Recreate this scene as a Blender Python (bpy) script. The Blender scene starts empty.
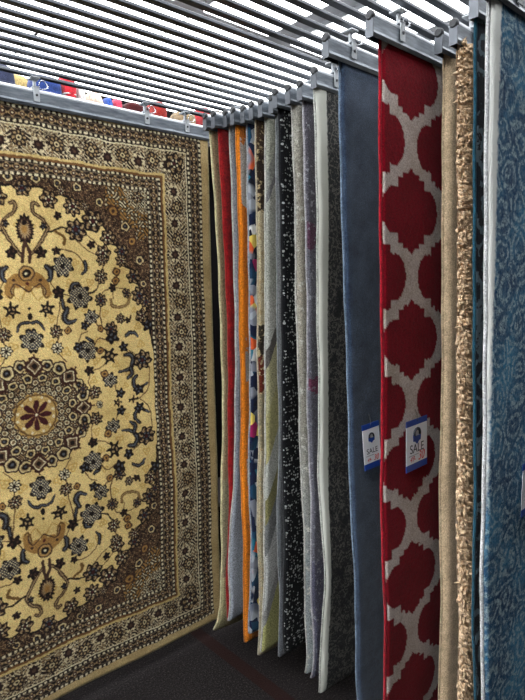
import bpy, math
import numpy as np
FL=[(0.068,0.725,0.0112,1),(0.197,0.713,0.036,0),(0.123,0.764,0.0135,1),(0.093,0.823,0.0292,0),(0.187,0.802,0.0315,0),(0.267,0.753,0.0382,0),(0.332,0.688,0.0292,0),(0.39,0.636,0.0247,0),(0.054,0.623,0.018,1),(0.115,0.629,0.0135,1),(0.308,0.623,0.0292,0),(0.258,0.659,0.0135,1),(0.139,0.575,0.036,2),(0.117,0.474,0.0202,1),(0.065,0.41,0.027,3),(0.099,0.321,0.0225,0),(0.201,0.452,0.0405,2),(0.298,0.53,0.0247,0),(0.388,0.598,0.0225,0),(0.302,0.595,0.0202,0),(0.345,0.486,0.0135,1),(0.291,0.437,0.0225,0),(0.407,0.459,0.018,0),(0.246,0.369,0.027,2),(0.218,0.336,0.0158,1),(0.375,0.354,0.018,0),(0.408,0.348,0.0112,1),(0.332,0.314,0.0247,0),(0.334,0.28,0.0225,1),(0.287,0.319,0.0135,4),(0.443,0.529,0.0292,0),(0.466,0.449,0.0315,0),(0.497,0.422,0.0225,0),(0.477,0.364,0.027,0),(0.504,0.321,0.0225,1),(0.221,0.233,0.036,2),(0.183,0.251,0.018,1),(0.316,0.201,0.0315,3),(0.381,0.234,0.018,1),(0.47,0.17,0.036,0),(0.225,0.152,0.0171,1),(0.313,0.099,0.027,2),(0.29,0.127,0.0158,4),(0.446,0.04,0.0202,1),(0.243,0.055,0.0238,0),(0.419,-0.008,0.0216,3),(0.356,0.039,0.018,1),(0.342,-0.005,0.0189,3),(0.263,0.0,0.0135,5),(0.097,0.256,0.0202,5),(0.19,0.081,0.018,0),(0.366,0.552,0.0158,4),(0.361,0.515,0.0158,4),(0.277,0.23,0.0135,4),(0.146,0.322,0.0135,4),(0.085,0.373,0.0158,6),(0.257,0.19,0.0158,6),(0.342,0.164,0.0158,6),(0.165,0.508,0.0158,6),(0.308,0.383,0.0158,6),(0.222,0.399,0.0135,6),(0.439,0.39,0.0135,6),(0.455,0.319,0.0158,6),(0.465,0.24,0.0158,6),(0.24,0.108,0.0158,6),(0.384,0.068,0.0135,6),(0.227,0.568,0.0158,6),(0.083,0.47,0.0135,6),(0.132,0.235,0.018,6),(0.071,0.272,0.018,6),(0.023,0.723,0.0135,6),(0.191,0.591,0.0135,6),(0.249,0.507,0.0158,6),(0.4,0.11,0.0135,6),(0.266,0.273,0.0135,6)]
ST=[('B',0.0072,[(0.012,0.611),(0.04,0.642),(0.065,0.68),(0.082,0.711),(0.081,0.726),(0.066,0.749),(0.037,0.77),(0.029,0.793),(0.039,0.805),(0.05,0.799)]),('D',0.004,[(0.082,0.7),(0.105,0.705),(0.13,0.717),(0.166,0.719)]),('G',0.0059,[(0.113,0.701),(0.136,0.691),(0.151,0.676),(0.146,0.657)]),('D',0.0117,[(0.074,0.57),(0.088,0.559),(0.088,0.528),(0.078,0.517)]),('d',0.0022,[(0.086,0.517),(0.104,0.489),(0.138,0.465),(0.195,0.452)]),('D',0.009,[(0.129,0.446),(0.135,0.414),(0.151,0.406)]),('D',0.0126,[(0.147,0.406),(0.137,0.374),(0.152,0.354),(0.181,0.36)]),('D',0.0099,[(0.172,0.476),(0.177,0.5),(0.198,0.506)]),('D',0.0072,[(-0.005,0.357),(0.022,0.362),(0.041,0.352),(0.051,0.328)]),('D',0.0036,[(0.234,0.463),(0.269,0.475),(0.288,0.507)]),('d',0.0022,[(0.3,0.552),(0.315,0.593),(0.317,0.618)]),('d',0.0027,[(0.293,0.425),(0.285,0.375),(0.296,0.333)]),('d',0.0022,[(0.345,0.486),(0.309,0.474),(0.294,0.449)]),('d',0.0022,[(0.345,0.486),(0.382,0.481),(0.405,0.468)]),('G',0.0063,[(0.336,0.436),(0.341,0.41),(0.378,0.401),(0.411,0.416),(0.418,0.446)]),('B',0.0054,[(0.403,0.34),(0.417,0.347),(0.423,0.364)]),('D',0.009,[(0.395,0.284),(0.42,0.295),(0.439,0.29),(0.452,0.274)]),('D',0.0081,[(0.223,0.284),(0.244,0.27),(0.248,0.249)]),('D',0.0117,[(0.175,0.247),(0.211,0.223),(0.242,0.229)]),('D',0.0108,[(0.388,0.198),(0.41,0.201),(0.426,0.177),(0.412,0.144),(0.387,0.133),(0.356,0.128)]),('D',0.0108,[(0.412,0.144),(0.418,0.117),(0.395,0.099)]),('D',0.0103,[(0.439,0.103),(0.421,0.085),(0.427,0.058),(0.456,0.05),(0.487,0.063)]),('d',0.0022,[(0.406,0.218),(0.439,0.198),(0.453,0.179)]),('d',0.0022,[(0.242,0.15),(0.283,0.162),(0.306,0.185)]),('d',0.0022,[(0.5,0.138),(0.497,0.076),(0.485,0.032),(0.444,-0.002)]),('d',0.0022,[(0.419,-0.008),(0.38,-0.002),(0.342,-0.005)]),('d',0.0022,[(0.096,0.242),(0.111,0.217),(0.13,0.195)]),('d',0.0022,[(0.098,0.274),(0.104,0.301)]),('d',0.0022,[(0.252,0.253),(0.28,0.28),(0.32,0.264)]),('d',0.0022,[(0.122,0.458),(0.114,0.395),(0.103,0.341)]),('d',0.0022,[(0.245,0.357),(0.27,0.339),(0.295,0.312)]),('d',0.0022,[(0.229,0.312),(0.203,0.302),(0.184,0.271)]),('d',0.0018,[(0.196,0.678),(0.235,0.64),(0.281,0.613)]),('d',0.0018,[(0.231,0.703),(0.259,0.681),(0.288,0.653)]),('d',0.0018,[(0.224,0.135),(0.217,0.103),(0.228,0.068)]),('d',0.0018,[(0.332,0.075),(0.34,0.043),(0.352,0.007)]),('d',0.0018,[(0.345,0.473),(0.347,0.44)]),('d',0.0022,[(0.108,0.628),(0.141,0.637),(0.181,0.63),(0.212,0.607),(0.227,0.576)]),('G',0.0081,[(0.006,0.517),(0.04,0.517),(0.057,0.494),(0.059,0.467)]),('G',0.0045,[(0.059,0.467),(0.066,0.455),(0.078,0.463)]),('g',0.0027,[(0.008,0.487),(0.028,0.449)]),('g',0.0022,[(0.035,0.445),(0.051,0.46)]),('D',0.0081,[(0.228,0.592),(0.231,0.56),(0.217,0.54)])]

def srgb(c):
    c=np.asarray(c,dtype=float)/255.
    return np.where(c<=.04045,c/12.92,((c+.055)/1.055)**2.4)
def smooth_path(p,n=6):
    p=np.array(p,float)
    if len(p)<3:
        return p
    q=np.vstack([2*p[0]-p[1],p,2*p[-1]-p[-2]]);o=[]
    for i in range(1,len(q)-2):
        for t in np.linspace(0,1,n,endpoint=False):
            a,b,c,d=q[i-1],q[i],q[i+1],q[i+2]
            o.append(.5*((2*b)+(c-a)*t+(2*a-5*b+4*c-d)*t*t+(3*b-a-3*c+d)*t**3))
    o.append(p[-1]);return np.array(o)
def persian_quarter():
    """quarter of the carpet design: rows hy 0..1.195 up from the centre, columns hx 0..0.86"""
    h=.00125; W,H=.86,1.195
    nx=int(round(W/h));ny=int(round(H/h))
    xs=(np.arange(nx)+.5)*h; ys=(np.arange(ny)+.5)*h
    X,Y=np.meshgrid(xs,ys)
    rng=np.random.RandomState(5)
    FIELD=(246,214,144);DARK=(30,20,18);BRN=(74,50,38);GOLD=(172,130,70);CRM=(240,228,190);TAN=(176,150,108);STEEL=(92,98,108);WINE=(70,28,30)
    img=np.empty((ny,nx,3));img[:]=FIELD
    def win(cx,cy,r):
        i0=max(0,int((cy-r)/h));i1=min(ny,int((cy+r)/h)+2);j0=max(0,int((cx-r)/h));j1=min(nx,int((cx+r)/h)+2)
        return slice(i0,i1),slice(j0,j1)
    def stroke(path,w,col,hl=None,rag=0,taper=False):
        p=smooth_path(path);n=len(p)
        for k in range(n-1):
            a,b=p[k],p[k+1];ww=w
            if taper: ww=w*(.45+.55*np.sin(np.pi*min(1,(k+1.)/n*.8+.2)))
            R=ww*1.6+np.abs(b-a).max()
            m=(a+b)/2;s=win(m[0],m[1],R)
            x=X[s];y=Y[s]
            if x.size==0: continue
            d=b-a;L=(d@d)+1e-12
            t=np.clip(((x-a[0])*d[0]+(y-a[1])*d[1])/L,0,1)
            D=np.hypot(x-a[0]-t*d[0],y-a[1]-t*d[1])
            lim=ww*(1+rag*np.sin(x*900)*np.sin(y*850))
            img[s][D<lim]=col
    def flower(cx,cy,r,t,seed=0):
        rg=np.random.RandomState(int(abs(cx*7919+cy*104729)*10)%99991+seed)
        s=win(cx,cy,r*1.4);x=X[s]-cx;y=Y[s]-cy
        if x.size==0:return
        v=img[s];ro=np.hypot(x,y)/r;th=np.arctan2(y,x)+rg.rand()*6.28;n=rg.randint(6,9)
        if t==0:
            o=ro<1.0+.13*np.cos(n*th);v[o]=DARK
            v[(ro<.84+.08*np.cos(n*th))&(ro>.5)&(np.cos(n*th+1.2)>-.1)]=TAN
            v[(ro<.76)&(ro>.6)&(np.cos(2*n*th)>.2)]=BRN
            v[(ro<.5)]=DARK;v[(ro<.44)&(ro>.26)&(np.cos(5*th)>.0)]=CRM if rg.rand()<.5 else STEEL
            v[(ro<.2)]=WINE
        elif t==1:
            v[ro<1+.22*np.cos(5*th)]=DARK;v[(ro<.62)&(ro>.3)&(np.cos(3*th)>.1)]=STEEL if rg.rand()<.5 else BRN
        elif t==2:
            o=ro<1.0+.16*np.cos(7*th);v[o]=DARK
            q=np.sin(x*520+rg.rand()*6)*np.sin(y*480+rg.rand()*6)
            v[o&(q>.25)&(ro<.9)]=CRM;v[o&(q<-.45)&(ro<.9)]=STEEL;v[ro<.25]=DARK
        elif t==3:
            v[ro<.68+.42*np.cos(6*th)]=DARK;v[ro<.6]=DARK;v[(ro<.42)&(ro>.2)&(np.cos(3*th)>-.2)]=TAN
        elif t==4:
            v[ro<1+.1*np.cos(4*th)]=BRN;v[ro<.7]=GOLD;v[ro<.3]=BRN
        elif t==5:
            v[ro<1+.15*np.cos(8*th)]=DARK;v[(ro<.88)&(np.cos(8*th)>-.25)]=CRM;v[ro<.3]=DARK
        elif t==6:
            o=(np.abs(ro-.8-.25*np.cos(3*th))<.2);v[o]=(214,176,100);v[(ro<.35)]=(222,186,112)
        elif t==7:   # cream rimmed blossom of the medallion
            v[ro<1.12+.08*np.cos(5*th)]=WINE if False else (50,30,26)
            v[ro<.9+.07*np.cos(5*th)]=(232,214,160);v[ro<.66]=TAN;v[ro<.52]=DARK;v[(ro<.2)]=STEEL
        elif t==8:   # small ring
            v[ro<1.1]=DARK;v[ro<.82]=CRM;v[ro<.5]=(120,96,66)
    def arab(x,y,a,b,ph=0):
        return np.sin(a*x+1.9*np.sin(b*y+ph))*np.sin(a*y+1.9*np.sin(b*x+1.3+ph))
    # ghost leaves, stems, scrolls and blossoms of the field
    for cx,cy,r,t in FL:
        if t==6: flower(cx,cy,r,t)
    cm={'D':DARK,'d':(96,70,44),'B':(70,48,34),'G':(120,88,44),'g':(200,164,92)}
    for c,w,p in ST:
        if c in 'dg': stroke(p,max(w,.0018),cm[c])
    for c,w,p in ST:
        if c not in 'dg':
            stroke(p,w,cm[c],rag=.3,taper=(c=='D'))
            if w>.006: stroke(p,w*.3,STEEL if c=='D' else TAN,rag=.8)
    # crown and pendants on the centre line
    d=np.hypot(X/.034,(Y-.52)/.024);img[(d<1)]=GOLD
    stroke([(0,.525),(.025,.538),(.05,.528),(.068,.503),(.075,.475)],.0125,GOLD)
    stroke([(0,.53),(.02,.515),(.035,.505)],.014,GOLD);stroke([(0,.53),(0,.488)],.012,GOLD)
    stroke([(.0,.478),(.018,.492),(.045,.508),(.062,.49),(.064,.468)],.0022,BRN);img[np.hypot(X,Y-.508)<.006]=(90,40,34)
    img[np.hypot(X-.05,Y-.522)<.006]=BRN
    d=np.hypot(X,Y-.548);img[d<.03]=(80,56,38);img[d<.025]=(190,150,90);img[d<.016]=DARK;img[d<.005]=CRM
    th=np.arctan2(Y-.71,X);d=np.hypot(X/.030,(Y-.71)/.048)+.1*np.cos(18*th)
    img[d<1.05]=DARK;img[d<.8]=BRN;img[d<.62]=TAN;img[(d<.36)]=GOLD;img[np.hypot(X,(Y-.735))<.009]=DARK
    d=np.hypot(X/.009,(Y-.385)/.014);img[d<1]=DARK
    d=np.hypot(X,Y-.415);img[d<.005]=DARK
    stroke([(.0,.665),(.012,.63),(.014,.59)],.006,BRN)
    flower(0,.29,.042,2)
    # medallion
    R=.228;ro=np.hypot(X,Y)/R;th=np.arctan2(Y,X)
    m=ro<.80+.05*np.cos(16*th);img[m]=(52,32,26)
    q=arab(X,Y,300,170);img[m&(q>.3)]=TAN;img[m&(q<-.62)]=CRM
    for k in range(-1,10):
        a=k*np.pi/8+np.pi/16*0
        if k%2==0:
            cx,cy=.84*R*np.cos(a),.84*R*np.sin(a)
            s=win(cx,cy,.06);x=X[s]-cx;y=Y[s]-cy
            u=x*np.cos(a)+y*np.sin(a);w=-x*np.sin(a)+y*np.cos(a)
            dd=np.abs(u)/.042+np.abs(w)/.04;v=img[s];zig=.1*np.cos(u*400)
            v[dd<1.1+zig]=(66,36,28);v[(dd<.72)]=CRM;v[dd<.58]=(110,84,60);v[dd<.3]=DARK
        else:
            flower(.87*R*np.cos(a-.13),.87*R*np.sin(a-.13),.027,7);flower(.87*R*np.cos(a+.13),.87*R*np.sin(a+.13),.024,7)
    for k in range(-1,18):
        a=(k+.5)*np.pi/8/1.
        flower(.645*R*np.cos(a/1.),.645*R*np.sin(a),.0185,7)
        a=k*np.pi/8; flower(.56*R*np.cos(a),.56*R*np.sin(a),.0125,8)
    for k in range(0,24):
        a=k*np.pi/12;flower(.45*R*np.cos(a),.45*R*np.sin(a),.0105,8)
    img[ro<.38+.015*np.cos(16*th)]=(196,160,92)
    img[(np.abs(ro-.35)<.012)]=(110,80,44)
    q=arab(X,Y,520,300);img[(ro<.33)&(q>.45)]=(226,200,140)
    for k in range(0,12):
        a=k*np.pi/6+.2;s=win(.305*R*np.cos(a),.305*R*np.sin(a),.01);img[s][np.hypot(X[s]-.305*R*np.cos(a),Y[s]-.305*R*np.sin(a))<.006]=CRM
    pet=(ro<.25*np.abs(np.cos(4*th))**.5+.015)&(np.abs(np.cos(4*th))>.25);img[pet]=WINE;img[(ro<.022)]=CRM
    # spandrel in the corners
    BD=np.array([(0,.845),(.042,.862),(.075,.858),(.105,.832),(.14,.842),(.185,.825),(.225,.815),(.238,.772),(.285,.762),(.318,.72),(.332,.668),(.37,.655),(.395,.612),(.402,.57),(.44,.555),(.462,.5),(.465,.45),(.492,.42),(.497,.35),(.508,.29),(.516,.23),(.53,.2)])
    # polygon test per row: x beyond the boundary for this height, using radial angle
    A=np.arctan2(Y,X);bA=np.arctan2(BD[:,1],BD[:,0]);bR=np.hypot(BD[:,0],BD[:,1])
    o=np.argsort(bA);rb=np.interp(A,bA[o],bR[o],left=9,right=9)
    rr=np.hypot(X,Y);sp=rr>rb
    img[sp]=(70,48,36)
    n=np.sin(X*610+3*np.sin(Y*240))*np.sin(Y*570+3*np.sin(X*260));img[sp&(n>.35)]=(134,102,70);img[sp&(n<-.35)]=DARK;n2=np.sin(X*260+4*np.sin(Y*150))*np.sin(Y*240+4*np.sin(X*170));img[sp&(n2>.72)]=(196,168,120);img[sp&(n2<-.8)]=(24,20,22)
    e1=sp&(rr<rb+.008);img[e1]=DARK
    dc=np.hypot((X-.52)/1.,(Y-.93)/1.15)
    c1=sp&(dc<.20+.02*np.sin(A*60));q=arab(X,Y,190,120,.5)
    img[c1]=(96,78,52);img[c1&(q>.1)]=(34,24,20);img[c1&(q>.62)]=CRM;img[c1&(q<-.35)]=GOLD
    c2=sp&(dc<.115);img[c2]=(44,34,28);q2=arab(X,Y,230,150);img[c2&(np.abs(q2)<.28)]=CRM;img[c2&(q2>.75)]=GOLD
    for cx,cy,r,t in ((.475,.87,.026,0),(.36,.80,.026,4),(.41,.74,.02,7),(.30,.83,.018,7),(.44,.68,.022,4),(.475,.60,.02,7),(.21,.88,.017,7),(.13,.885,.015,7),(.05,.895,.018,7),(.49,.50,.016,7)): flower(cx,cy,r,t)
    for cx,cy,r,t in FL:
        if t!=6: flower(cx,cy,r*1.13,t)
    for cx,cy,r in ((.0,.855,.03),(.145,.86,.02),(.235,.81,.02)): flower(cx,cy,r,0)
    # borders: inset e from the edge, position a along the side
    ex=W-X;ey=(H-Y)*1.148;e=np.minimum(ex,ey);side=ex<ey
    a=np.where(side,Y,X)
    def band(e0,e1): return (e>=e0)&(e<e1)
    b=e<.337;img[b]=DARK
    def guard(e0,e1):
        B=band(e0,e1);c=(e-e0)/(e1-e0)
        img[B]=(38,28,24)
        for c0 in (.1,.9):
            z=B&(np.abs(c-c0)<.075)&(np.abs(((a/.021)%1)-.5)<.27);img[z]=CRM
        z=B&((np.abs(c-.24)<.025)|(np.abs(c-.76)<.025));img[z]=(128,112,92)
        u=((a/.036)%1)-.5;w=(c-.5)*(e1-e0)/.036
        rr=np.hypot(u,w);t_=np.arctan2(w,u)
        img[B&(rr<.40+.09*np.cos(4*t_))&(np.abs(c-.5)<.24)]=TAN
        img[B&(rr<.27)]=(60,34,30);img[B&(rr<.11)]=CRM
    guard(.046,.123);guard(.268,.337)
    img[band(.123,.126)]=DARK;img[band(.126,.133)]=CRM
    B=band(.134,.246);img[B]=(232,216,176)
    q=arab(e*1.0,a,185,118);q3=np.sin(150*a+3*np.sin(70*e))*np.sin(160*e)
    img[B&(np.abs(q)>.30)]=(40,28,24);img[B&(q>.66)]=TAN;img[B&(q3>.8)]=(84,60,44)
    for k in range(0,20):
        for sd in (0,1):
            p=k*.07+.0
            if sd and p>.70: continue
            if (not sd) and p>1.02: continue
            off=.19+(.012 if k%2 else -.006)
            if sd: cx,cy=p,H-off/1.148
            else: cx,cy=W-off,p
            s=win(cx,cy,.04);x=X[s]-cx;y=Y[s]-cy;r_=np.hypot(x,y);t_=np.arctan2(y,x);v=img[s]
            if k%2:
                v[r_<.027+.006*np.cos(6*t_)]=(232,216,176);v[r_<.020+.003*np.cos(8*t_)]=(48,30,26);v[r_<.008]=(92,66,50)
            else:
                v[r_<.031+.003*np.cos(8*t_)]=(40,28,24);v[(r_<.026)&(np.cos(8*t_)>-.1)]=TAN;v[r_<.016]=(40,28,24);v[r_<.011]=(224,206,160);v[r_<.005]=DARK
    flower(W-.19,H-.19/1.148,.045,0)
    img[band(.246,.257)]=(222,196,130);img[band(.257,.268)]=(124,86,48)
    img[e<.046]=(206,180,128)
    return img[:ny//2*2,:nx//2*2]
def persian_full():
    """mirror the quarter four ways, let the weave wander a little, average 2x2 -> 2.5 mm knots"""
    q=persian_quarter();f=np.concatenate([q[::-1],q],0);f=np.concatenate([f[:,::-1],f],1)
    ny,nx=f.shape[:2];J,I=np.meshgrid(np.arange(nx),np.arange(ny));rg=np.random.RandomState(8)
    dx=np.zeros(J.shape);dy=np.zeros(J.shape)
    for k,am in ((.012,2.0),(.045,1.3),(.13,1.0),(.3,.8)):
        for _ in range(2):
            a=rg.rand(4)*6.28;dx+=am*.7*np.sin(J*k*np.cos(a[0])+I*k*np.sin(a[0])+a[1]);dy+=am*.7*np.sin(J*k*np.cos(a[2])+I*k*np.sin(a[2])+a[3])
    dx+=rg.randn(*J.shape)*.55;dy+=rg.randn(*J.shape)*.55
    g=f[np.clip((I+dy).round().astype(int),0,ny-1),np.clip((J+dx).round().astype(int),0,nx-1)]
    g=g.reshape(ny//2,2,nx//2,2,3).mean((1,3))
    return np.clip(g*(1+.07*rg.randn(ny//2,nx//2,1)),0,255)

Z0=1.76            # eye height above the floor
C=bpy.context.scene.collection
rs=np.random.RandomState(11)
# ---------------------------------------------------------------- helpers
def lin(c,a=1.0):
    v=srgb(c);return (float(v[0]),float(v[1]),float(v[2]),a)
def new_mesh(name,verts,faces,mats=(),smooth=True,mi=None):
    me=bpy.data.meshes.new(name);me.from_pydata([tuple(map(float,v)) for v in verts],[],faces)
    for m in mats: me.materials.append(m)
    if mi is not None: me.polygons.foreach_set('material_index',mi)
    me.polygons.foreach_set('use_smooth',[smooth]*len(me.polygons));me.update();return me
def quad_mesh(name,P,mat,flip=False):
    """P[ny,nx,3] grid -> smooth quad mesh (fast)"""
    ny,nx=P.shape[:2];me=bpy.data.meshes.new(name)
    me.vertices.add(ny*nx);me.vertices.foreach_set('co',P.reshape(-1).astype(np.float32))
    i=np.arange(ny-1)[:,None]*nx+np.arange(nx-1)[None]
    q=np.stack([i,i+1,i+nx+1,i+nx],-1).reshape(-1,4)
    if flip:q=q[:,::-1]
    n=len(q);me.loops.add(n*4);me.loops.foreach_set('vertex_index',q.reshape(-1).astype(np.int32))
    me.polygons.add(n);me.polygons.foreach_set('loop_start',(np.arange(n)*4).astype(np.int32))
    me.polygons.foreach_set('use_smooth',np.ones(n,dtype=bool))
    me.materials.append(mat);me.update(calc_edges=True);me.validate();return me
def link(name,me,parent=None,loc=None,rot=None):
    o=bpy.data.objects.new(name,me);C.objects.link(o)
    if parent is not None:o.parent=parent
    if loc is not None:o.location=loc
    if rot is not None:o.rotation_euler=rot
    return o
def tag(o,label=None,cat=None,group=None,kind=None):
    if label:o['label']=label
    if cat:o['category']=cat
    if group:o['group']=group
    if kind:o['kind']=kind
    return o
class MB:
    """collects boxes, tubes and profiles into one mesh"""
    def __init__(s):s.v=[];s.f=[];s.sm=[]
    def add(s,v,f,sm=False):
        n=len(s.v);s.v+=[tuple(map(float,p)) for p in v];s.f+=[tuple(i+n for i in q) for q in f];s.sm+=[sm]*len(f);return s
    def box(s,x0,x1,y0,y1,z0,z1,b=0.0):
        if b<=0:
            v=[(x,y,z) for z in (z0,z1) for y in (y0,y1) for x in (x0,x1)]
            return s.add(v,[(0,2,3,1),(4,5,7,6),(0,1,5,4),(2,6,7,3),(0,4,6,2),(1,3,7,5)])
        pr=[(y0+b,z0),(y1-b,z0),(y1,z0+b),(y1,z1-b),(y1-b,z1),(y0+b,z1),(y0,z1-b),(y0,z0+b)]
        cy,cz=(y0+y1)/2,(z0+z1)/2
        sh=lambda k:[(cy+(y-cy)*k[0],cz+(z-cz)*k[1]) for y,z in pr]
        k=(1-2*b/(y1-y0)*.9,1-2*b/(z1-z0)*.9)
        rings=[(x0,sh(k)),(x0+b,pr),(x1-b,pr),(x1,sh(k))]
        return s.loft([[(x,y,z) for y,z in r] for x,r in rings])
    def loft(s,rings,cap=True,sm=False):
        n=len(rings[0]);v=[p for r in rings for p in r];f=[]
        for i in range(len(rings)-1):
            for j in range(n):
                k=(j+1)%n;f.append((i*n+j,i*n+k,(i+1)*n+k,(i+1)*n+j))
        s.add(v,f,sm)
        if cap:
            s.add(rings[0],[tuple(range(n))[::-1]]);s.add(rings[-1],[tuple(range(n))])
        return s
    def tube(s,path,r,n=8,cap=True):
        p=np.array(path,float);T=np.gradient(p,axis=0);T/=np.linalg.norm(T,axis=1)[:,None]+1e-12
        u=np.cross(T[0],(0,0,1));
        if np.linalg.norm(u)<1e-3:u=np.cross(T[0],(0,1,0))
        rings=[];R=np.broadcast_to(r,(len(p),))
        for i in range(len(p)):
            u=u-T[i]*(u@T[i]);u/=np.linalg.norm(u);w=np.cross(T[i],u)
            rings.append([tuple(p[i]+R[i]*(math.cos(a)*u+math.sin(a)*w)) for a in np.arange(n)*2*math.pi/n])
        return s.loft(rings,cap,True)
    def mesh(s,name,mat):
        me=new_mesh(name,s.v,s.f,[mat]);me.polygons.foreach_set('use_smooth',s.sm);me.update();return me
    def build(s,name,mat,parent=None,loc=None,rot=None):return link(name,s.mesh(name,mat),parent,loc,rot)
# ---------------------------------------------------------------- materials
class NT:
    def __init__(s,name):
        s.m=bpy.data.materials.new(name);s.m.use_nodes=True;s.t=s.m.node_tree;s.n=s.t.nodes;s.b=s.n['Principled BSDF']
        s.tc=s.n.new('ShaderNodeTexCoord').outputs['Object']
    def l(s,a,b):
        s.t.links.new(a,b)
    def setv(s,i,v):
        if hasattr(v,'is_output') or isinstance(v,bpy.types.NodeSocket):s.l(v,i)
        else:i.default_value=v
    def mp(s,scale=(1,1,1),loc=(0,0,0),rot=(0,0,0),src=None):
        m=s.n.new('ShaderNodeMapping');s.l(src or s.tc,m.inputs[0]);m.inputs['Scale'].default_value=scale;m.inputs['Location'].default_value=loc;m.inputs['Rotation'].default_value=rot;return m.outputs[0]
    def noise(s,scale,detail=4,rough=.55,src=None,dist=0):
        n=s.n.new('ShaderNodeTexNoise');s.l(src or s.tc,n.inputs['Vector']);n.inputs['Scale'].default_value=scale;n.inputs['Detail'].default_value=detail;n.inputs['Roughness'].default_value=rough;n.inputs['Distortion'].default_value=dist;return n.outputs['Fac']
    def vor(s,scale,feat='F1',src=None,out='Distance',rnd=1):
        n=s.n.new('ShaderNodeTexVoronoi');n.feature=feat;s.l(src or s.tc,n.inputs['Vector']);n.inputs['Scale'].default_value=scale;n.inputs['Randomness'].default_value=rnd;return n.outputs[out]
    def ramp(s,fac,stops,interp='LINEAR'):
        r=s.n.new('ShaderNodeValToRGB');r.color_ramp.interpolation=interp;e=r.color_ramp.elements
        for i,(p,c) in enumerate(stops):
            q=e[i] if i<2 else e.new(p)
            q.position=p;q.color=lin(c)
        s.l(fac,r.inputs[0]);return r.outputs[0]
    def mix(s,f,a,b,mode='MIX'):
        m=s.n.new('ShaderNodeMix');m.data_type='RGBA';m.blend_type=mode
        s.setv(m.inputs[0],f);s.setv(m.inputs[6],a if not isinstance(a,tuple) else lin(a));s.setv(m.inputs[7],b if not isinstance(b,tuple) else lin(b));return m.outputs[2]
    def math(s,op,a,b=None,c=None):
        m=s.n.new('ShaderNodeMath');m.operation=op;s.setv(m.inputs[0],a)
        if b is not None:s.setv(m.inputs[1],b)
        if c is not None:s.setv(m.inputs[2],c)
        return m.outputs[0]
    def xyz(s,src=None):
        n=s.n.new('ShaderNodeSeparateXYZ');s.l(src or s.tc,n.inputs[0]);return n.outputs
    def step(s,v,lo,hi):
        m=s.n.new('ShaderNodeMapRange');s.l(v,m.inputs[0]);m.inputs[1].default_value=lo;m.inputs[2].default_value=hi;return m.outputs[0]
    def bump(s,h,d=.002,st=.6):
        b=s.n.new('ShaderNodeBump');b.inputs['Strength'].default_value=st;b.inputs['Distance'].default_value=d;s.l(h,b.inputs['Height']);s.l(b.outputs[0],s.b.inputs['Normal'])
    def done(s,col,rough=1.0,sheen=0.,metal=0.,spec=.1):
        s.setv(s.b.inputs['Base Color'],col if not isinstance(col,tuple) else lin(col))
        s.b.inputs['Roughness'].default_value=rough;s.b.inputs['Metallic'].default_value=metal;s.b.inputs['Specular IOR Level'].default_value=spec
        s.b.inputs['Sheen Weight'].default_value=sheen;s.b.inputs['Sheen Roughness'].default_value=.5
        return s.m
def fabric(name,c,c2=None,scale=35,bump=.002,sheen=.15,fine=420):
    t=NT(name);c2=c2 or tuple(int(v*.78) for v in c)
    n=t.noise(scale,6,.65);col=t.ramp(n,[(.35,c2),(.62,c)])
    f=t.noise(fine*.55,4,.7);col=t.mix(t.step(f,.34,.64),t.mix(1.0,col,(168,168,168),'MULTIPLY'),col)
    t.bump(f,bump,.7);return t.done(col,1,sheen)
def zoned(name,stops,diag=0.,wob=.06,sc=9,margin=None,speck=None,fine=380,sheen=.12,hard=True,length=2.36):
    """pile woven in blocks of colour down the length of the rug; stops = (distance from the top in m, colour)"""
    t=NT(name);o=t.xyz();n=t.noise(sc,4,.6)
    v=t.math('MULTIPLY',o[2],-1.0/length);v=t.math('ADD',v,t.math('MULTIPLY',o[0],diag))
    v=t.math('ADD',v,t.math('MULTIPLY',t.math('SUBTRACT',n,.5),wob))
    col=t.ramp(v,[(max(0,p/length),c) for p,c in stops],'CONSTANT' if hard else 'LINEAR')
    if speck:
        for (s_,lo,hi,c) in speck: col=t.mix(t.step(t.noise(s_,3,.6),lo,hi),col,c)
    if margin: col=t.mix(t.step(t.math('ADD',o[0],t.math('MULTIPLY',t.noise(60,3),.006)),margin[0]+.001,margin[0]+.005),margin[1],col)
    f=t.noise(fine*.5,4,.75);col=t.mix(t.step(f,.34,.62),t.mix(1.0,col,(138,138,138),'MULTIPLY'),col)
    t.bump(f,.005,.9);return t.done(col,1,sheen)
def plain(name,c,rough=.5,metal=0,spec=.5,bumps=None):
    t=NT(name);n=t.noise(25,3);col=t.mix(t.math('MULTIPLY',n,.25),c,tuple(int(v*.8) for v in c))
    if bumps:t.bump(t.noise(bumps,3),.001,.3)
    return t.done(col,rough,0,metal,spec)
def attr_mat(name,sheen=.1,fine=330,bump=.002,wear=None):
    t=NT(name);a=t.n.new('ShaderNodeAttribute');a.attribute_name='weave';f=t.noise(fine,3,.7)
    col=t.mix(t.step(f,.3,.66),t.mix(1.0,a.outputs['Color'],(176,176,176),'MULTIPLY'),a.outputs['Color'])
    n=t.noise(7,5,.6);col=t.mix(t.step(n,.42,.75),col,t.mix(1.0,col,(214,206,190),'MULTIPLY'))
    t.bump(f,bump,.7);return t.done(col,1,sheen)
STEELM=NT('galvanised_steel');_n=STEELM.noise(18,4,.6,STEELM.mp((1,6,6)));STEELM=STEELM.done(STEELM.ramp(_n,[(.3,(84,90,98)),(.7,(128,135,142))]),.36,0,.7,.5)
RAILM=NT('rail_steel');_n=RAILM.noise(6,4,.6);RAILM=RAILM.done(RAILM.ramp(_n,[(.3,(58,62,68)),(.7,(84,88,95))]),.42,0,.5,.5)
TUBEM=plain('lit_tube',(206,210,216),.3,.35)  # overhead light whitening the bar tops is put into this pale colour
PLATE=plain('zinc_plate',(84,88,94),.38,.55)
DARKCAP=plain('dark_end_cap',(48,50,54),.5,.2)
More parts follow.
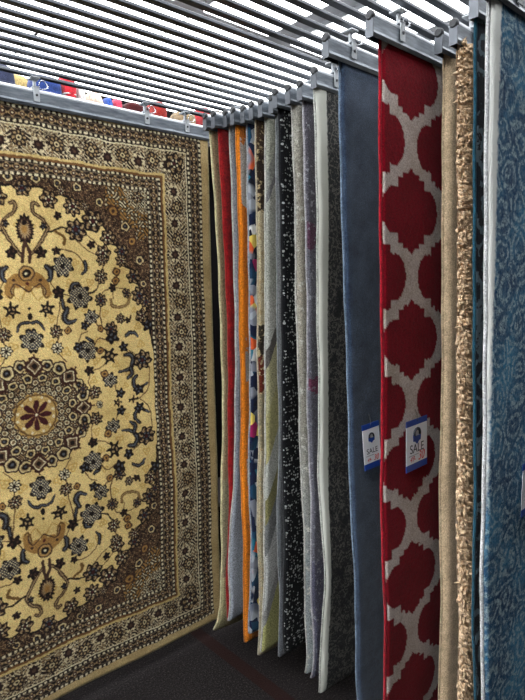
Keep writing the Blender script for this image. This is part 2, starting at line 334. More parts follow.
CLIP=plain('white_nylon',(170,175,180),.45,0)
WIRE=plain('bright_wire',(190,194,198),.25,.9)
JUTE=fabric('rug_backing',(150,140,120),None,60)
# ---------------------------------------------------------------- camera
cam_d=bpy.data.cameras.new('camera');cam=bpy.data.objects.new('camera',cam_d);C.objects.link(cam)
from mathutils import Matrix, Vector
r=Vector((.743147,-.668833,-.019873));d=Vector((-.088822,-.069168,-.993643));f=Vector((.663207,.740188,-.110809))
M=Matrix.Identity(4)
for i in range(3):M[i][0]=r[i];M[i][1]=-d[i];M[i][2]=-f[i]
M[2][3]=Z0
cam.matrix_world=M;cam_d.sensor_fit='VERTICAL';cam_d.sensor_height=24;cam_d.lens=19.2;cam_d.clip_start=.05
bpy.context.scene.camera=cam
# ---------------------------------------------------------------- rugs
def soft(d_,R):
    k=np.clip(d_/R,0,1);return np.sqrt(np.clip(1-(1-k)**2,0,1))
def make_rug(name,label,cat,X0,Y,W,H,T,pile,back,bind,xb=0.,yb=0.,seed=0,nx=70,nz=200,wave=.006,rough=.0015,color=None,ztop=.735,curl=0.,bindr=.0042,tufts=None,quad=0.5,group=None,bow=0.):
    """hanging rug: origin at its top left corner; xb / yb move the bottom corner sideways / away"""
    rg=np.random.RandomState(seed+100);top=Z0+ztop
    root=bpy.data.objects.new(name,None);C.objects.link(root);root.location=(X0,Y,top);tag(root,label,cat,group)
    e=np.array([0,.08,.25,.55,1.])*T
    if color is None: s=np.concatenate([e,np.linspace(T,W-T,nx)[1:-1],W-e[::-1]]);t=np.concatenate([e,np.linspace(T,H-T,nz)[1:-1],H-e[::-1]])
    else: s=np.linspace(0,W,nx);t=np.linspace(0,H,nz)
    ph=rg.rand(6)*6.28
    def warp(S,Tt,D):
        u=Tt/H
        yy=yb*(quad*u**2+(1-quad)*u)+wave*(np.sin(S*5.5+ph[0])+.6*np.sin(S*11+ph[1]+u*2))*(.15+.85*u)+wave*.35*np.sin(Tt*4.5+ph[2]+S*2)
        edge=np.exp(-S/.05)
        yy=yy+edge*wave*.9*np.sin(Tt*9+ph[3])*u+curl*np.exp(-(H-Tt)/.07)*np.exp(-S/.5)
        xx=S+(bow*np.sin(np.pi*np.minimum(u*1.15,1))+xb*(quad*u**2+(1-quad)*u)+.0035*np.sin(Tt*7+ph[4])*(.2+u)+.0015*np.sin(Tt*23+ph[5]))*np.exp(-S/1.2)
        return np.stack([xx,yy-D,-Tt+.0*S],-1)
    S,Tt=np.meshgrid(s,t);m=np.minimum(np.minimum(S,W-S),np.minimum(Tt,H-Tt))
    D=T*soft(m,T)+rough*(rg.rand(*S.shape)-.5)*soft(m,T)
    me=quad_mesh('pile',warp(S,Tt,D),pile)
    if color is not None:
        ca=me.color_attributes.new('weave','FLOAT_COLOR','POINT');ca.data.foreach_set('color',color.astype(np.float32).reshape(-1))
    p=link('pile',me,root)
    s2=np.linspace(0,W,30);t2=np.linspace(0,H,60);S2,T2=np.meshgrid(s2,t2);m2=np.minimum(np.minimum(S2,W-S2),np.minimum(T2,H-T2))
    b=link('backing',quad_mesh('backing',warp(S2,T2,-.003*soft(m2,.02)),back,flip=True),root)
    # overlocked binding down both sides and along the foot
    q=[(0,z) for z in np.linspace(.0,H-.004,90)]+[(x,H) for x in np.linspace(.006,W-.006,40)]+[(W,z) for z in np.linspace(H-.004,.0,60)]
    q=np.array(q);path=warp(q[:,0],q[:,1],np.full(len(q),.001))
    mb=MB();mb.tube(path,bindr,8);mb.build('binding',bind,root)
    if tufts:
        mat,n,L=tufts
        k=n;a=rg.rand(k)*W;c=rg.rand(k)*H
        ne=k//7;a[:ne]=rg.rand(ne)*.02 # denser along the near edge
        m_=np.minimum(np.minimum(a,W-a),np.minimum(c,H-c));base=warp(a,c,T*soft(m_,T)*.8)
        dirv=np.stack([rg.randn(k)*.5-np.exp(-a/.01)*1.0,-1+.3*rg.randn(k),-.75+.6*rg.randn(k)],-1);dirv/=np.linalg.norm(dirv,axis=1)[:,None]
        side=np.cross(dirv,rg.randn(k,3));side/=np.linalg.norm(side,axis=1)[:,None];up=np.cross(dirv,side)
        l=(L*(.6+.8*rg.rand(k)))[:,None];w=(.0036+.0028*rg.rand(k))[:,None]
        bend=rg.randn(k,3)*.35*l
        V=np.stack([base+side*w,base-side*w*.5+up*w*.87,base-side*w*.5-up*w*.87,
                    base+dirv*l*.6+side*w*1.3,base+dirv*l*.6+(-side*.5+up*.87)*w*1.3,base+dirv*l*.6+(-side*.5-up*.87)*w*1.3,base+dirv*l+bend*.5],1).reshape(-1,3)
        F=np.array([(0,1,4,3),(1,2,5,4),(2,0,3,5)]);G=np.array([(3,4,6),(4,5,6),(5,3,6)]);off=(np.arange(k)*7)[:,None,None]
        me2=bpy.data.meshes.new('yarn_tufts');FF=(F[None]+off).reshape(-1,4);GG=(G[None]+off).reshape(-1,3)
        me2.vertices.add(len(V));me2.vertices.foreach_set('co',V.reshape(-1).astype(np.float32))
        li=np.concatenate([FF.reshape(-1),GG.reshape(-1)]).astype(np.int32);me2.loops.add(len(li));me2.loops.foreach_set('vertex_index',li)
        me2.polygons.add(len(FF)+len(GG));me2.polygons.foreach_set('loop_start',np.concatenate([np.arange(len(FF))*4,len(FF)*4+np.arange(len(GG))*3]).astype(np.int32))
        me2.materials.append(mat);me2.update(calc_edges=True);tag(link('yarn_tufts',me2,root),kind='stuff')
    return root
# hangers ----------------------------------------------------------
RAILZ=Z0+.80
def make_hanger(label,X0,Y,W,clips,over=.045,capmat=None):
    """clamp bar that grips the top edge of one rug and hooks over the track rails; origin at the bar's near end"""
    root=bpy.data.objects.new('clamp_hanger',None);C.objects.link(root);root.location=(X0-over,Y,Z0+.69);tag(root,label,'hanger',group='clamp hangers under the track rails')
    L=W+over+.02
    mb=MB();n=10
    ring=[(-.001+.011*math.cos(a)-.004,.048+.011*math.sin(a)) for a in np.arange(n)*2*math.pi/n]
    mb.loft([[(x,y,z) for y,z in ring] for x in (0,L)],True,True)
    mb.build('top_tube',TUBEM,root);mb=MB()
    pr=[(-.0185,.002),(-.0145,-.008),(-.0125,-.008),(-.0125,.044),(-.0165,.044),(-.0165,.01)]
    mb.loft([[(x,y,z) for y,z in pr] for x in (0.0,L)])
    pr=[(.006,-.008),(.009,-.008),(.009,.046),(.006,.046)]
    mb.loft([[(x,y,z) for y,z in pr] for x in (0.0,L)])
    mb.build('clamp_bar',STEELM,root)
    mb=MB();mb.loft([[(x,-.005+.0135*k*math.cos(a),.049+.0135*k*math.sin(a)) for a in np.arange(14)*2*math.pi/14] for x,k in ((-.007,.75),(-.004,1),(.006,1))],True)
    mb.build('end_cap',capmat or DARKCAP,root)
    mb=MB();mb.box(-.003,.0,-.0175,.0085,-.010,.038,.0)
    mb.add([(-.0035,-.004+.004*math.cos(a),.016+.004*math.sin(a)) for a in np.arange(8)*math.pi/4],[tuple(range(8))])
    mb.build('end_plate',PLATE,root)
    for cx in clips:
        mb=MB();x=cx+over
        mb.box(x-.011,x+.011,-.0215,-.0185,.012,.064,.0);mb.box(x-.011,x+.011,.0095,.0125,.02,.064)
        mb.box(x-.011,x+.011,-.0215,.0125,.061,.066);mb.box(x-.005,x+.005,-.008,.000,.066,.094)
        mb.box(x-.017,x+.017,-.024,.018,.094,.0995,.0015)
        c=mb.build('hook_bracket',CLIP,root)
        wr=MB();a=np.linspace(-.3,math.pi*1.15,14)
        wr.tube([(x+.030+.016*math.cos(q),-.012+.004*math.sin(2*q),.074+.020*math.sin(q)) for q in a],.0017,6)
        wr.tube([(x+.010,-.012,.062),(x+.022,-.014,.060),(x+.04,-.012,.066),(x+.05,-.012,.078)],.0017,6)
        wr.build('wire_hook',WIRE,c)
        sc=MB();sc.loft([[(x+.0045*math.cos(q),yy,.034+.0045*math.sin(q)) for q in np.arange(8)*math.pi/4] for yy in (-.0215,-.0245)]);sc.build('screw',DARKCAP,c)
    return root
# cream persian carpet ---------------------------------------------
full=persian_full()
ny,nx=full.shape[:2];rgba=np.ones((ny,nx,4));rgba[...,:3]=srgb(full)
CREAM=fabric('cream_binding',(206,190,140))
make_rug('persian_carpet','large cream and brown floral medallion carpet hanging flat at the left','carpet',-.093,2.18,1.72,2.39,.010,attr_mat('persian_weave'),JUTE,CREAM,xb=-.01,nx=nx,nz=ny,color=rgba,wave=.005,rough=.0012,ztop=.72,seed=3,bindr=.006)
make_hanger('long steel clamp hanger holding the big cream medallion carpet',-.093,2.178,1.72,(.19,.93,1.395,1.60),over=.0)
# trellis rug colours -----------------------------------------------
def trellis(W,H,nx,nz,x0,zc,Px,Pz,red,white):
    S,T_=np.meshgrid(np.linspace(0,W,nx),np.linspace(0,H,nz));inside=np.zeros(S.shape,bool)
    for ox,oz in ((0,0),(Px/2,Pz/2)):
        x=np.abs(((S-x0-ox+Px/2)%Px)-Px/2);z=np.abs(((T_-zc-oz+Pz/2)%Pz)-Pz/2)
        z=z+.0014*np.sin(S*310)*np.sin(T_*270)
        w=np.where(z<.070,.070+np.sqrt(np.clip(.078**2-(z*1.0)**2,0,1)),0)
        w=np.where((z>=.070)&(z<.098),.070,w);w=np.where((z>=.098)&(z<.113),.044,w)
        w=np.where((z>=.113)&(z<.131),.022-.022*((z-.113)/.018),w)+.0012*np.sin(T_*420)*np.sin(S*90)
        inside|=x<w
    c=np.ones(S.shape+(4,));c[...,:3]=np.where(inside[...,None],srgb(red),srgb(white));return c
cw,ch=330,480
TREL=trellis(1.6,2.36,cw,ch,.140,.476,.36,.400,(128,6,26),(208,194,188))
ORN=[]
def F_(n,c,c2=None,**k):return fabric(n,c,c2,**k)
white_edge=F_('pale_edging',(205,203,196));grey_edge=F_('grey_edging',(158,160,162))
RG='rugs hanging side by side on the rack'
R=[]
def rug(label,hl,X,Y,zb,Xb,pile,bind,back=JUTE,T=.012,clips=(.10,.55,1.2),W=1.6,bar=True,name='hanging_rug',over=.03,**k):
    top=.70;H=top-zb
    R.append(make_rug(name,label,'rug',X,Y,W,H,T,pile,back,bind,xb=Xb-X,ztop=top,seed=len(R)*7,group=RG,**k))
    if hl:make_hanger('steel clamp hanger gripping the '+hl,X,Y-T*.3,W,tuple(c+(.03 if len(R)%2 else -.012)+.006*(len(R)%3) for c in clips) if len(R)<12 else clips,over)
rug('tan rug with cream edging, first in the row right of the medallion carpet','narrow tan rug nearest the cream carpet',1.535,2.03,-1.65,1.515,zoned('tan_pile',[(0,(150,128,98)),(1.6,(150,140,112)),(2.05,(196,186,140))]),F_('cream_edging',(226,216,170)),bindr=.006,curl=.05,wave=.006,bow=.04)
rug('plain red rug between the tan rug and a silver grey one','plain red rug in the far row',1.545,1.985,-1.57,1.53,F_('red_pile',(150,24,26),(112,14,18)),F_('dark_red_edging',(178,40,38)),T=.014,bow=.03,wave=.004)
rug('silver grey rug whose lower corner swings out, left of the orange rug','silver grey rug beside the red one',1.573,1.94,-1.55,1.505,zoned('silver_pile',[(0,(120,120,124)),(.5,(150,150,154)),(1.3,(128,130,138)),(1.9,(164,170,180))],hard=False),white_edge,T=.016,quad=.9,wave=.009,curl=.02,bow=.02)
rug('thin orange and grey patterned rug','orange and grey rug',1.578,1.895,-1.645,1.55,zoned('orange_pile',[(0,(214,120,40)),(.06,(190,180,170)),(.34,(222,122,26)),(.95,(170,160,150)),(1.12,(224,128,30)),(1.45,(190,180,164)),(1.6,(216,122,34)),(1.95,(150,150,150)),(2.1,(180,110,50))],margin=(.008,(238,138,30)),wob=.09,sc=24),F_('orange_edging',(222,130,40)),T=.014,wave=.009)
rug('multicoloured rug with navy, teal, yellow and magenta blotches','multicoloured blotched rug',1.596,1.85,-1.57,1.54,(lambda t:(t.bump(t.noise(380,2),.003,.8),t.done(t.mix(t.step(t.noise(5,2),.45,.52),t.ramp(t.vor(26,out='Color',src=t.mp((1,1,.8))) ,[(0,(16,26,52)),(.28,(24,40,70)),(.38,(30,96,116)),(.47,(214,190,90)),(.53,(20,20,34)),(.62,(196,84,40)),(.68,(206,206,202)),(.76,(140,28,80)),(.82,(20,30,58))],'CONSTANT'),t.ramp(t.vor(20,out='Color'),[(0,(20,28,54)),(.4,(150,156,164)),(.62,(120,124,134)),(.75,(24,60,84))],'CONSTANT')),1,.12))[1])(NT('blotched_pile')),F_('silver_edging',(172,176,182)),T=.014)
rug('dark brown and beige rug with rust patches','brown and beige rug',1.591,1.79,-1.645,1.535,zoned('brown_beige_pile',[(0,(74,54,36)),(.14,(54,40,30)),(.3,(60,44,32)),(.38,(206,192,158)),(.85,(60,52,42)),(1.0,(112,46,28)),(1.15,(150,140,112)),(1.4,(190,180,150))],speck=[(50,.55,.6,(190,170,130))],wob=.05),F_('beige_edging',(192,182,158)))
rug('sage and grey rug with triangle blocks and an olive lower end','sage and grey triangle rug',1.600,1.745,-1.60,1.520,zoned('sage_pile',[(0,(172,174,160)),(.22,(150,152,146)),(.30,(120,120,122)),(.34,(178,180,170)),(.72,(190,190,182)),(.92,(96,92,88)),(.99,(186,182,142)),(1.17,(176,170,120)),(1.36,(184,186,178)),(1.52,(136,132,88)),(1.62,(122,124,124)),(1.75,(190,192,190)),(1.95,(156,156,154)),(2.02,(186,184,120))],diag=.9,wob=.012,sc=30),white_edge,T=.016)
rug('slate grey plain rug beside the black dotted one','slate grey plain rug',1.600,1.680,-1.615,1.565,zoned('slate_pile',[(0,(112,116,120)),(.8,(126,128,130)),(1.3,(104,108,110)),(2,(96,100,106))],hard=False),F_('slate_edging',(138,142,146)))
def orn_mat(name,base,spot,sc,mid,margin=None,nz=.5,fr=17.):
    t=NT(name);o=t.xyz();d=t.vor(sc,src=t.mp((1,.02,1)),rnd=.75);w=t.noise(sc*3,4,.7)
    k=t.math('ADD',d,t.math('MULTIPLY',w,nz));k=t.math('SINE',t.math('MULTIPLY',k,fr))
    col=t.mix(t.step(k,.35,.6),base,spot);col=t.mix(t.step(t.noise(sc*.6,4),.56,.64),col,mid)
    if margin:
        col=t.mix(t.step(t.math('ADD',o[0],t.math('MULTIPLY',t.noise(45,3),.012)),margin[0]+.004,margin[0]+.010),margin[1],col)
    f=t.noise(380,2);t.bump(f,.003,.8);return t.done(col,1,.1)
def dotted():
    t=NT('black_dotted');d=t.vor(80,src=t.mp((1,.02,1)),rnd=.55);e=t.vor(17,src=t.mp((1,.02,1)),rnd=.3)
    k=t.math('MULTIPLY',t.math('LESS_THAN',d,.40),t.step(t.math('SINE',t.math('MULTIPLY',e,16.)),-.6,.2))
    col=t.mix(t.math('MULTIPLY',k,t.step(t.noise(30,3),.30,.50)),(15,16,19),(150,154,152));t.bump(t.noise(380,2),.003,.8);return t.done(col,1,.05)
rug('black rug speckled with small pale ornaments','black rug with pale ornaments',1.568,1.625,-1.56,1.55,dotted(),F_('black_edging',(40,42,46)),T=.014)
rug('thick grey beige shaggy rug right of the black ornament rug','grey beige shaggy rug',1.575,1.565,-1.655,1.613,zoned('ash_pile',[(0,(176,174,164)),(.3,(150,146,134)),(.7,(172,166,152)),(1.3,(150,148,138)),(1.9,(142,150,152))],hard=False,wob=.2,sc=20,speck=[(40,.56,.66,(206,204,194))]),F_('pearl_edging',(200,200,194)),T=.024,wave=.009,rough=.004,curl=.02)
rug('mauve grey rug with a pale edge and a thin magenta fleck','mauve grey rug',1.580,1.505,-1.655,1.604,zoned('mauve_pile',[(0,(96,94,104)),(.45,(104,70,92)),(.55,(112,112,122)),(1.05,(120,64,90)),(1.1,(112,112,124)),(1.8,(96,96,116))],speck=[(60,.58,.64,(156,158,166))]),F_('lilac_edging',(190,188,196)),T=.014,curl=.03)
rug('charcoal rug with faded ornament and a wide pale grey margin','charcoal rug with pale grey margin',1.507,1.386,-1.615,1.535,orn_mat('charcoal_ornament',(36,38,40),(92,90,86),20,(26,28,30),nz=1.3,margin=(.045,(182,184,176))),F_('ash_edging',(196,198,192)),T=.016,wave=.012,over=.01,curl=.02,clips=(.09,.6,1.2))
rug('plain denim blue rug with a white sale card','plain denim blue rug',1.404,1.186,-1.62,1.506,F_('denim_pile',(68,86,110),(46,62,86),scale=14,sheen=.25),F_('denim_edging',(120,140,164)),T=.014,quad=.4,over=.07,clips=(.045,.6,1.2),wave=.004)
TR=make_rug('hanging_rug','dark red rug with a pale quatrefoil trellis pattern','rug',1.384,1.017,1.6,2.36,.012,attr_mat('trellis_weave',sheen=.05,fine=230),JUTE,F_('crimson_edging',(168,14,36)),xb=.045,nx=cw,nz=ch,color=TREL,ztop=.70,seed=91,wave=.004,group=RG,bindr=.0055)
make_hanger('steel clamp hanger gripping the red trellis rug',1.384,1.012,1.6,(.075,.36,1.2),over=.06)
rug('smooth plain beige rug just right of the red trellis rug','smooth plain beige rug',1.622,.955,-1.62,1.66,F_('beige_pile',(232,206,170),(206,182,148),sheen=.25),F_('sand_edging',(226,202,166)),T=.024,over=.05,clips=(.055,.5),quad=.2,wave=.004,W=1.4)
rug('tan shaggy rug with long yarn tufts','tan shaggy rug',1.590,.893,-1.62,1.685,F_('tan_base',(120,92,64)),F_('tan_edging',(150,122,92)),T=.018,over=.04,clips=(.06,.5),quad=.3,tufts=(fabric('tan_yarn',(250,222,186),(214,178,140),scale=60,fine=200),34000,.030),W=1.4,wave=.004)
rug('thin rug with a teal edge and dark navy face','teal edged navy rug',1.462,.772,-1.62,1.56,orn_mat('navy_ornament',(10,20,34),(90,110,124),9,(8,16,30)),F_('teal_edging',(36,86,106)),T=.007,over=.02,clips=(.06,.5),W=1.4,quad=.3,wave=.003,bindr=.005)
def teal_mat():
    t=NT('teal_distressed');o=t.xyz();wob=t.n.new('ShaderNodeTexNoise');wob.inputs['Scale'].default_value=9;t.l(t.tc,wob.inputs['Vector'])
    va=t.n.new('ShaderNodeVectorMath');va.operation='MULTIPLY_ADD';t.l(wob.outputs['Color'],va.inputs[0]);va.inputs[1].default_value=(.07,.0,.07);t.l(t.mp((1,.02,1)),va.inputs[2])
    d=t.vor(10,src=va.outputs[0],rnd=.4);w=t.noise(40,6,.8)
    k=t.math('SINE',t.math('MULTIPLY',t.math('ADD',d,t.math('MULTIPLY',w,.35)),26.))
    base=t.ramp(t.noise(5,5,.65),[(.35,(14,52,92)),(.5,(26,84,122)),(.65,(54,126,164))])
    wear=t.step(t.noise(75,6,.85),.43,.58)
    pat=t.math('MULTIPLY',t.math('ADD',t.math('MULTIPLY',t.step(k,-.3,.7),1.0),.25),wear)
    col=t.mix(pat,base,(168,192,200));col=t.mix(t.math('MULTIPLY',t.step(t.noise(130,4,.8),.53,.62),.55),col,(8,38,62))
    col=t.mix(t.step(t.math('ADD',o[0],t.math('MULTIPLY',t.noise(60,4,.7),.022)),.046,.056),(228,230,226),col)
    f=t.noise(260,3,.75);t.bump(f,.005,.9);return t.done(col,1,.05)
rug('teal distressed floral rug with a white edge, at the far right','teal distressed floral rug',1.388,.700,-1.62,1.475,teal_mat(),F_('white_edging',(226,228,230)),T=.016,over=.03,clips=(.12,.5),W=1.4,quad=.3,bindr=.0055,wave=.004)
# ---------------------------------------------------------------- sale cards
BLUE=plain('card_blue',(20,62,150),.4);WHITE=plain('card_white',(226,228,236),.45);INK=plain('ink_dark',(30,34,48),.5);REDINK=plain('ink_red',(206,52,60),.5)
def text_mesh(txt,size,mat,parent,name,loc,sx=1.0,shear=0.,rotz=0.):
    cu=bpy.data.curves.new('t','FONT');cu.body=txt;cu.size=size;cu.align_x='CENTER';cu.extrude=.0002;cu.shear=shear
    o=bpy.data.objects.new('t',cu);C.objects.link(o);bpy.context.view_layer.update()
    me=bpy.data.meshes.new_from_object(o.evaluated_get(bpy.context.evaluated_depsgraph_get()));bpy.data.objects.remove(o)
    me.materials.clear();me.materials.append(mat);q=link(name,me,parent,loc,(math.pi/2,rotz,0));q.scale=(sx,1,1);return q
def sale_card(label,x,y,z,w,h,rot=0.,tilt=0.):
    root=bpy.data.objects.new('sale_card',None);C.objects.link(root);root.location=(x,y,Z0+z);root.rotation_euler=(0,tilt,rot);tag(root,label,'price tag',group='white and blue sale cards')
    MB().box(0,w,-.0006,.0006,-h,0).build('card',WHITE,root)
    MB().box(-.0002,w+.0002,-.001,.001,-h*.115,.0002).build('top_band',BLUE,root)
    MB().box(-.0002,w+.0002,-.001,.001,-h-.0002,-h*.87).build('bottom_band',BLUE,root)
    cx=w*.5;k=w/.125
    m=MB() # dark arch above a blue ribbon
    a=np.linspace(-.35,math.pi+.35,16);m.tube([(cx+.0165*k*math.cos(q),-.0012,-h*.29+.016*k*math.sin(q)) for q in a],.0052*k,6)
    m.build('emblem_arch',INK,root)
    m=MB();P=[(-.024,.000),(-.014,-.006),(.014,-.006),(.024,.000),(.022,-.022),(.012,-.024),(0,-.034),(-.012,-.024),(-.022,-.022)]
    m.loft([[(cx+p*k,yy,-h*.30+q*k) for p,q in P] for yy in (-.0018,-.0008)]);m.build('emblem_ribbon',BLUE,root)
    text_mesh('SALE',.041*k,INK,root,'lettering',(cx,-.0012,-h*.66),.98)
    MB().box(w*.12,w*.6,-.0011,-.0004,-h*.712,-h*.70).build('rule_line',plain('ink_grey',(150,150,160),.5),root)
    text_mesh('49-',.026*k,REDINK,root,'handwritten_price',(w*.30,-.0012,-h*.83),1,.3)
    text_mesh('30',.042*k,REDINK,root,'handwritten_discount',(w*.70,-.0012,-h*.84),.9,.3)
    m=MB();m.tube([(cx,-.002,-.008),(cx+.002,.0,.01),(cx+.001,.006,.03)],.0008,5);m.build('fastener',WIRE,root)
    return root
sale_card('brightly lit sale card with red handwritten price on the red trellis rug',1.482,.985,-.430,.125,.166,rot=.03,tilt=-.02)
sale_card('tilted shaded sale card on the denim blue rug',1.470,1.150,-.468,.08,.160,rot=-.12,tilt=-.10)
sale_card('sale card cut off by the frame on the teal rug',1.575,.660,-.515,.12,.155,rot=.06)
# ---------------------------------------------------------------- overhead rack
rack=bpy.data.objects.new('overhead_rack',None);C.objects.link(rack);rack.location=(1.2,.65,RAILZ);tag(rack,'overhead rack of many parallel steel track rails under the ceiling','rack')
pr=[(-.0125,.0015),(-.011,0),(.011,0),(.0125,.0015),(.0125,.0085),(.011,.010),(-.011,.010),(-.0125,.0085)]
mb=MB();mb.loft([[(x,y,z) for y,z in pr] for x in (-1.35,2.5)]);rme=mb.mesh('track_rail',RAILM)
nr=28;y0=2.197-.65
for i in range(nr):link('track_rail',rme,rack,(0,y0-i*.0635,0))
for x in (-1.32,2.35):
    MB().box(x,x+.04,y0-nr*.0635,y0+.04,0.010,.05,.003).build('cross_beam',STEELM,rack)
    for y in (y0,y0-.8,y0-1.6):
        MB().tube([(x+.02,y,.05),(x+.02,y,1.62-.80)],.006,8).build('drop_rod',STEELM,rack)
# ---------------------------------------------------------------- room
def struct(name,mb,mat):return tag(mb.build(name,mat),kind='structure')
CZ=Z0+1.62
t=NT('dark_carpet');o=t.xyz();n=t.noise(130,5,.8);col=t.ramp(n,[(.35,(12,11,12)),(.55,(30,27,27)),(.7,(84,77,74))]);
st=t.math('LESS_THAN',t.math('ABSOLUTE',t.math('SUBTRACT',o[0],1.535)),.032);col=t.mix(st,col,t.ramp(n,[(.3,(20,11,10)),(.7,(40,25,23))]));t.bump(n,.003,.7);FLOORM=t.done(col,.95,.0)
struct('floor',MB().box(-2.6,4.4,-2.6,4.6,-.1,0),FLOORM)
wallm=plain('dull_wall_paint',(70,68,66),.9,0,.1);darkw=plain('dark_wall_paint',(34,30,32),.9,0,.1);ceilm=plain('ceiling_tile',(222,224,228),.9,0,.2)
struct('ceiling',MB().box(-2.6,4.4,-2.6,4.6,CZ,CZ+.1),ceilm)
struct('wall_back',MB().box(-2.6,4.4,4.5,4.6,0,CZ),darkw);struct('wall_front',MB().box(-2.6,4.4,-2.6,-2.5,0,CZ),wallm)
struct('wall_left',MB().box(-2.6,-2.5,-2.5,4.5,0,CZ),wallm);struct('wall_right',MB().box(4.3,4.4,-2.5,4.5,0,CZ),wallm)
# recessed luminous ceiling lights
def emis(name,strength,col=(.97,.985,1.0)):
    m=bpy.data.materials.new(name);m.use_nodes=True;nt=m.node_tree;nt.nodes.clear();e=nt.nodes.new('ShaderNodeEmission');o=nt.nodes.new('ShaderNodeOutputMaterial');e.inputs[0].default_value=col+(1,);e.inputs[1].default_value=strength;nt.links.new(e.outputs[0],o.inputs[0]);return m
EM=emis('lit_diffuser',6.0);EM2=emis('aisle_diffuser',24.0);FR=plain('light_frame',(190,194,198),.5)
def troffer(x,y,w,l,label,em=None):
    root=bpy.data.objects.new('ceiling_light',None);C.objects.link(root);root.location=(x,y,CZ-.03);tag(root,label,'ceiling light',group='ceiling lights above the rack')
    MB().box(-w/2+.012,w/2-.012,-l/2+.012,l/2-.012,-.012,.018).build('diffuser',em or EM,root)
    f=MB();f.box(-w/2,w/2,-l/2,-l/2+.012,0,.03);f.box(-w/2,w/2,l/2-.012,l/2,0,.03);f.box(-w/2,-w/2+.012,-l/2,l/2,0,.03);f.box(w/2-.012,w/2,-l/2,l/2,0,.03);f.build('frame',FR,root)
LA='bright rectangular luminous ceiling panel over the open aisle left of the rack'
LL='rectangular luminous ceiling panel glowing through the rails'
for i in range(10):
    x=-1.9+i*.605
    for y in (4.05,3.25):troffer(x,y,.60,.79,LL)
for i in range(9):
    x=-1.9+i*.70
    for y in (2.30,1.35,.40):troffer(x,y,.52,.90,LL if x>-.3 else LA,EM if x>-.3 else EM2)
# ---------------------------------------------------------------- shelf and goods behind the medallion carpet
SH=plain('shelf_board',(48,42,40),.6);DARKP=plain('dark_panel',(16,14,16),.9,0,.1)
sh=bpy.data.objects.new('shelving_unit',None);C.objects.link(sh);sh.location=(1.35,2.72,0);tag(sh,'dark shelving unit standing behind the medallion carpet','shelf')
for z in (.5,Z0+.80):MB().box(-.75,1.2,-.16,.20,z-.025,z,.002).build('shelf_board',SH,sh)
MB().box(-.75,1.2,.20,.215,0,Z0+1.05).build('back_panel',DARKP,sh)
for x in (-.75,.73,1.18):
    for y in (-.16,.18):MB().box(x,x+.02,y,y+.02,0,Z0+.80).build('upright',SH,sh)
SZ=Z0+.80
def cushion(name,label,cat,x0,x1,zt,mat,y=2.63,d=.16,e=.45,mat2=None,seed=0,puff=1.0):
    rg=np.random.RandomState(seed);w=x1-x0;h=zt-SZ
    n1,n2=26,18;u=np.linspace(-math.pi,math.pi,n1);v=np.linspace(-math.pi/2,math.pi/2,n2);U,V=np.meshgrid(u,v)
    c=lambda a,p:np.sign(np.cos(a))*np.abs(np.cos(a))**p;s_=lambda a,p:np.sign(np.sin(a))*np.abs(np.sin(a))**p
    X=w/2*c(V,e)*c(U,e);Y=d/2*c(V,e)*s_(U,e);Z=h/2*s_(V,e)+h/2
    k=1+.05*np.sin(9*X/w+seed)*np.sin(7*Z/h+seed*2)
    P=np.stack([X*k,Y*(1+.07*np.sin(14*Z/h+3*X/w+seed)),Z],-1)
    o=bpy.data.objects.new(name,None);C.objects.link(o);o.location=((x0+x1)/2,y,SZ+.001);tag(o,label,cat,group='goods on the shelf behind the carpet')
    link('cover',quad_mesh('cover',P,mat),o)
    mb=MB();a=np.linspace(0,2*math.pi,40)
    mb.tube([(w/2*.99*c(q,e),d/2*1.0*s_(q,e),h*.5) for q in a],.004,6,False);mb.build('piping',mat2 or mat,o)
    return o
cushion('fabric_bundle','slate blue fabric bundle at the left end of the shelf','bundle',.74,.915,Z0+.965,F_('slate_cloth',(52,58,84)),seed=1)
cushion('cushion','mustard beige cushion beside the royal blue one on the shelf','cushion',.925,1.02,Z0+.985,F_('mustard_cloth',(190,168,110)),y=2.745,d=.10,seed=2)
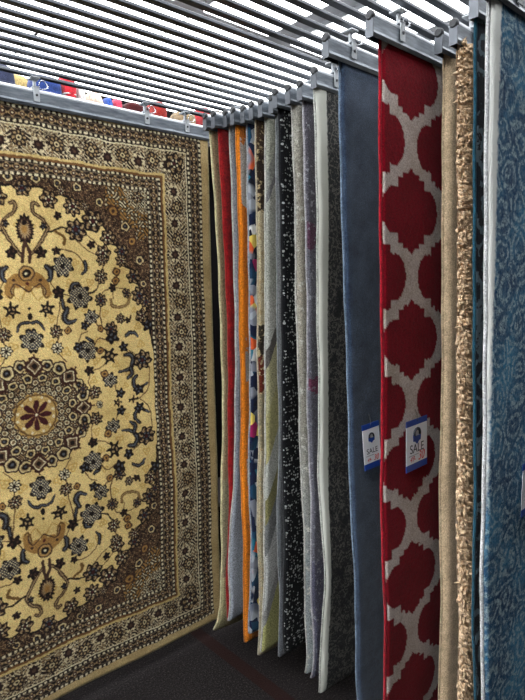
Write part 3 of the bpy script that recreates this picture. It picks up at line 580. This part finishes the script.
cushion('cushion','royal blue cushion on the shelf behind the carpet','cushion',.985,1.115,Z0+.958,F_('royal_cloth',(44,66,128)),y=2.61,d=.12,seed=3)
cushion('cushion','red cushion with white piping on the shelf','cushion',1.12,1.181,Z0+.985,F_('scarlet_cloth',(196,40,52)),seed=4,mat2=F_('white_cloth',(230,226,224)))
cushion('folded_towel','white folded towel right of the red cushion','towel',1.190,1.224,Z0+.945,F_('towel_cloth',(228,222,220)),seed=5)
cushion('cushion','pale peach round cushion in the middle of the shelf','cushion',1.245,1.325,Z0+.945,F_('peach_cloth',(226,204,186)),e=.8,seed=6)
cushion('fabric_bundle','small bright blue bundle beside the pink one','bundle',1.335,1.38,Z0+.935,F_('azure_cloth',(56,88,170)),e=.8,seed=7,d=.12)
cushion('fabric_bundle','small pink and red bundle on the shelf','bundle',1.385,1.43,Z0+.94,F_('pink_cloth',(214,70,96)),e=.8,seed=8,d=.12)
cushion('fabric_bundle','dark maroon bundle on the shelf behind the carpet','bundle',1.44,1.57,Z0+.93,F_('maroon_cloth',(78,30,32)),seed=9)
cushion('fabric_bundle','brick red bundle next to the dark maroon one','bundle',1.60,1.665,Z0+.965,F_('brick_cloth',(150,44,38)),seed=10)
cushion('folded_towel','tan folded towel on the shelf beside the brick red bundle','towel',1.76,1.85,Z0+.955,F_('tan_cloth',(150,130,100)),seed=11)
cushion('fabric_bundle','upright red bundle at the right end of the shelf','bundle',1.90,1.945,Z0+.99,F_('ruby_cloth',(170,34,40)),seed=12)
cushion('fabric_bundle','upright brown bundle at the right end of the shelf','bundle',1.985,2.05,Z0+.99,F_('brown_cloth',(128,98,74)),seed=13)
# ---------------------------------------------------------------- world and colour management
w=bpy.data.worlds.new('world');bpy.context.scene.world=w;w.use_nodes=True;w.node_tree.nodes['Background'].inputs[0].default_value=(.02,.02,.022,1);w.node_tree.nodes['Background'].inputs[1].default_value=1
vs=bpy.context.scene.view_settings;vs.view_transform='Standard';vs.look='None';vs.gamma=1;vs.use_curve_mapping=False;vs.exposure=0.5
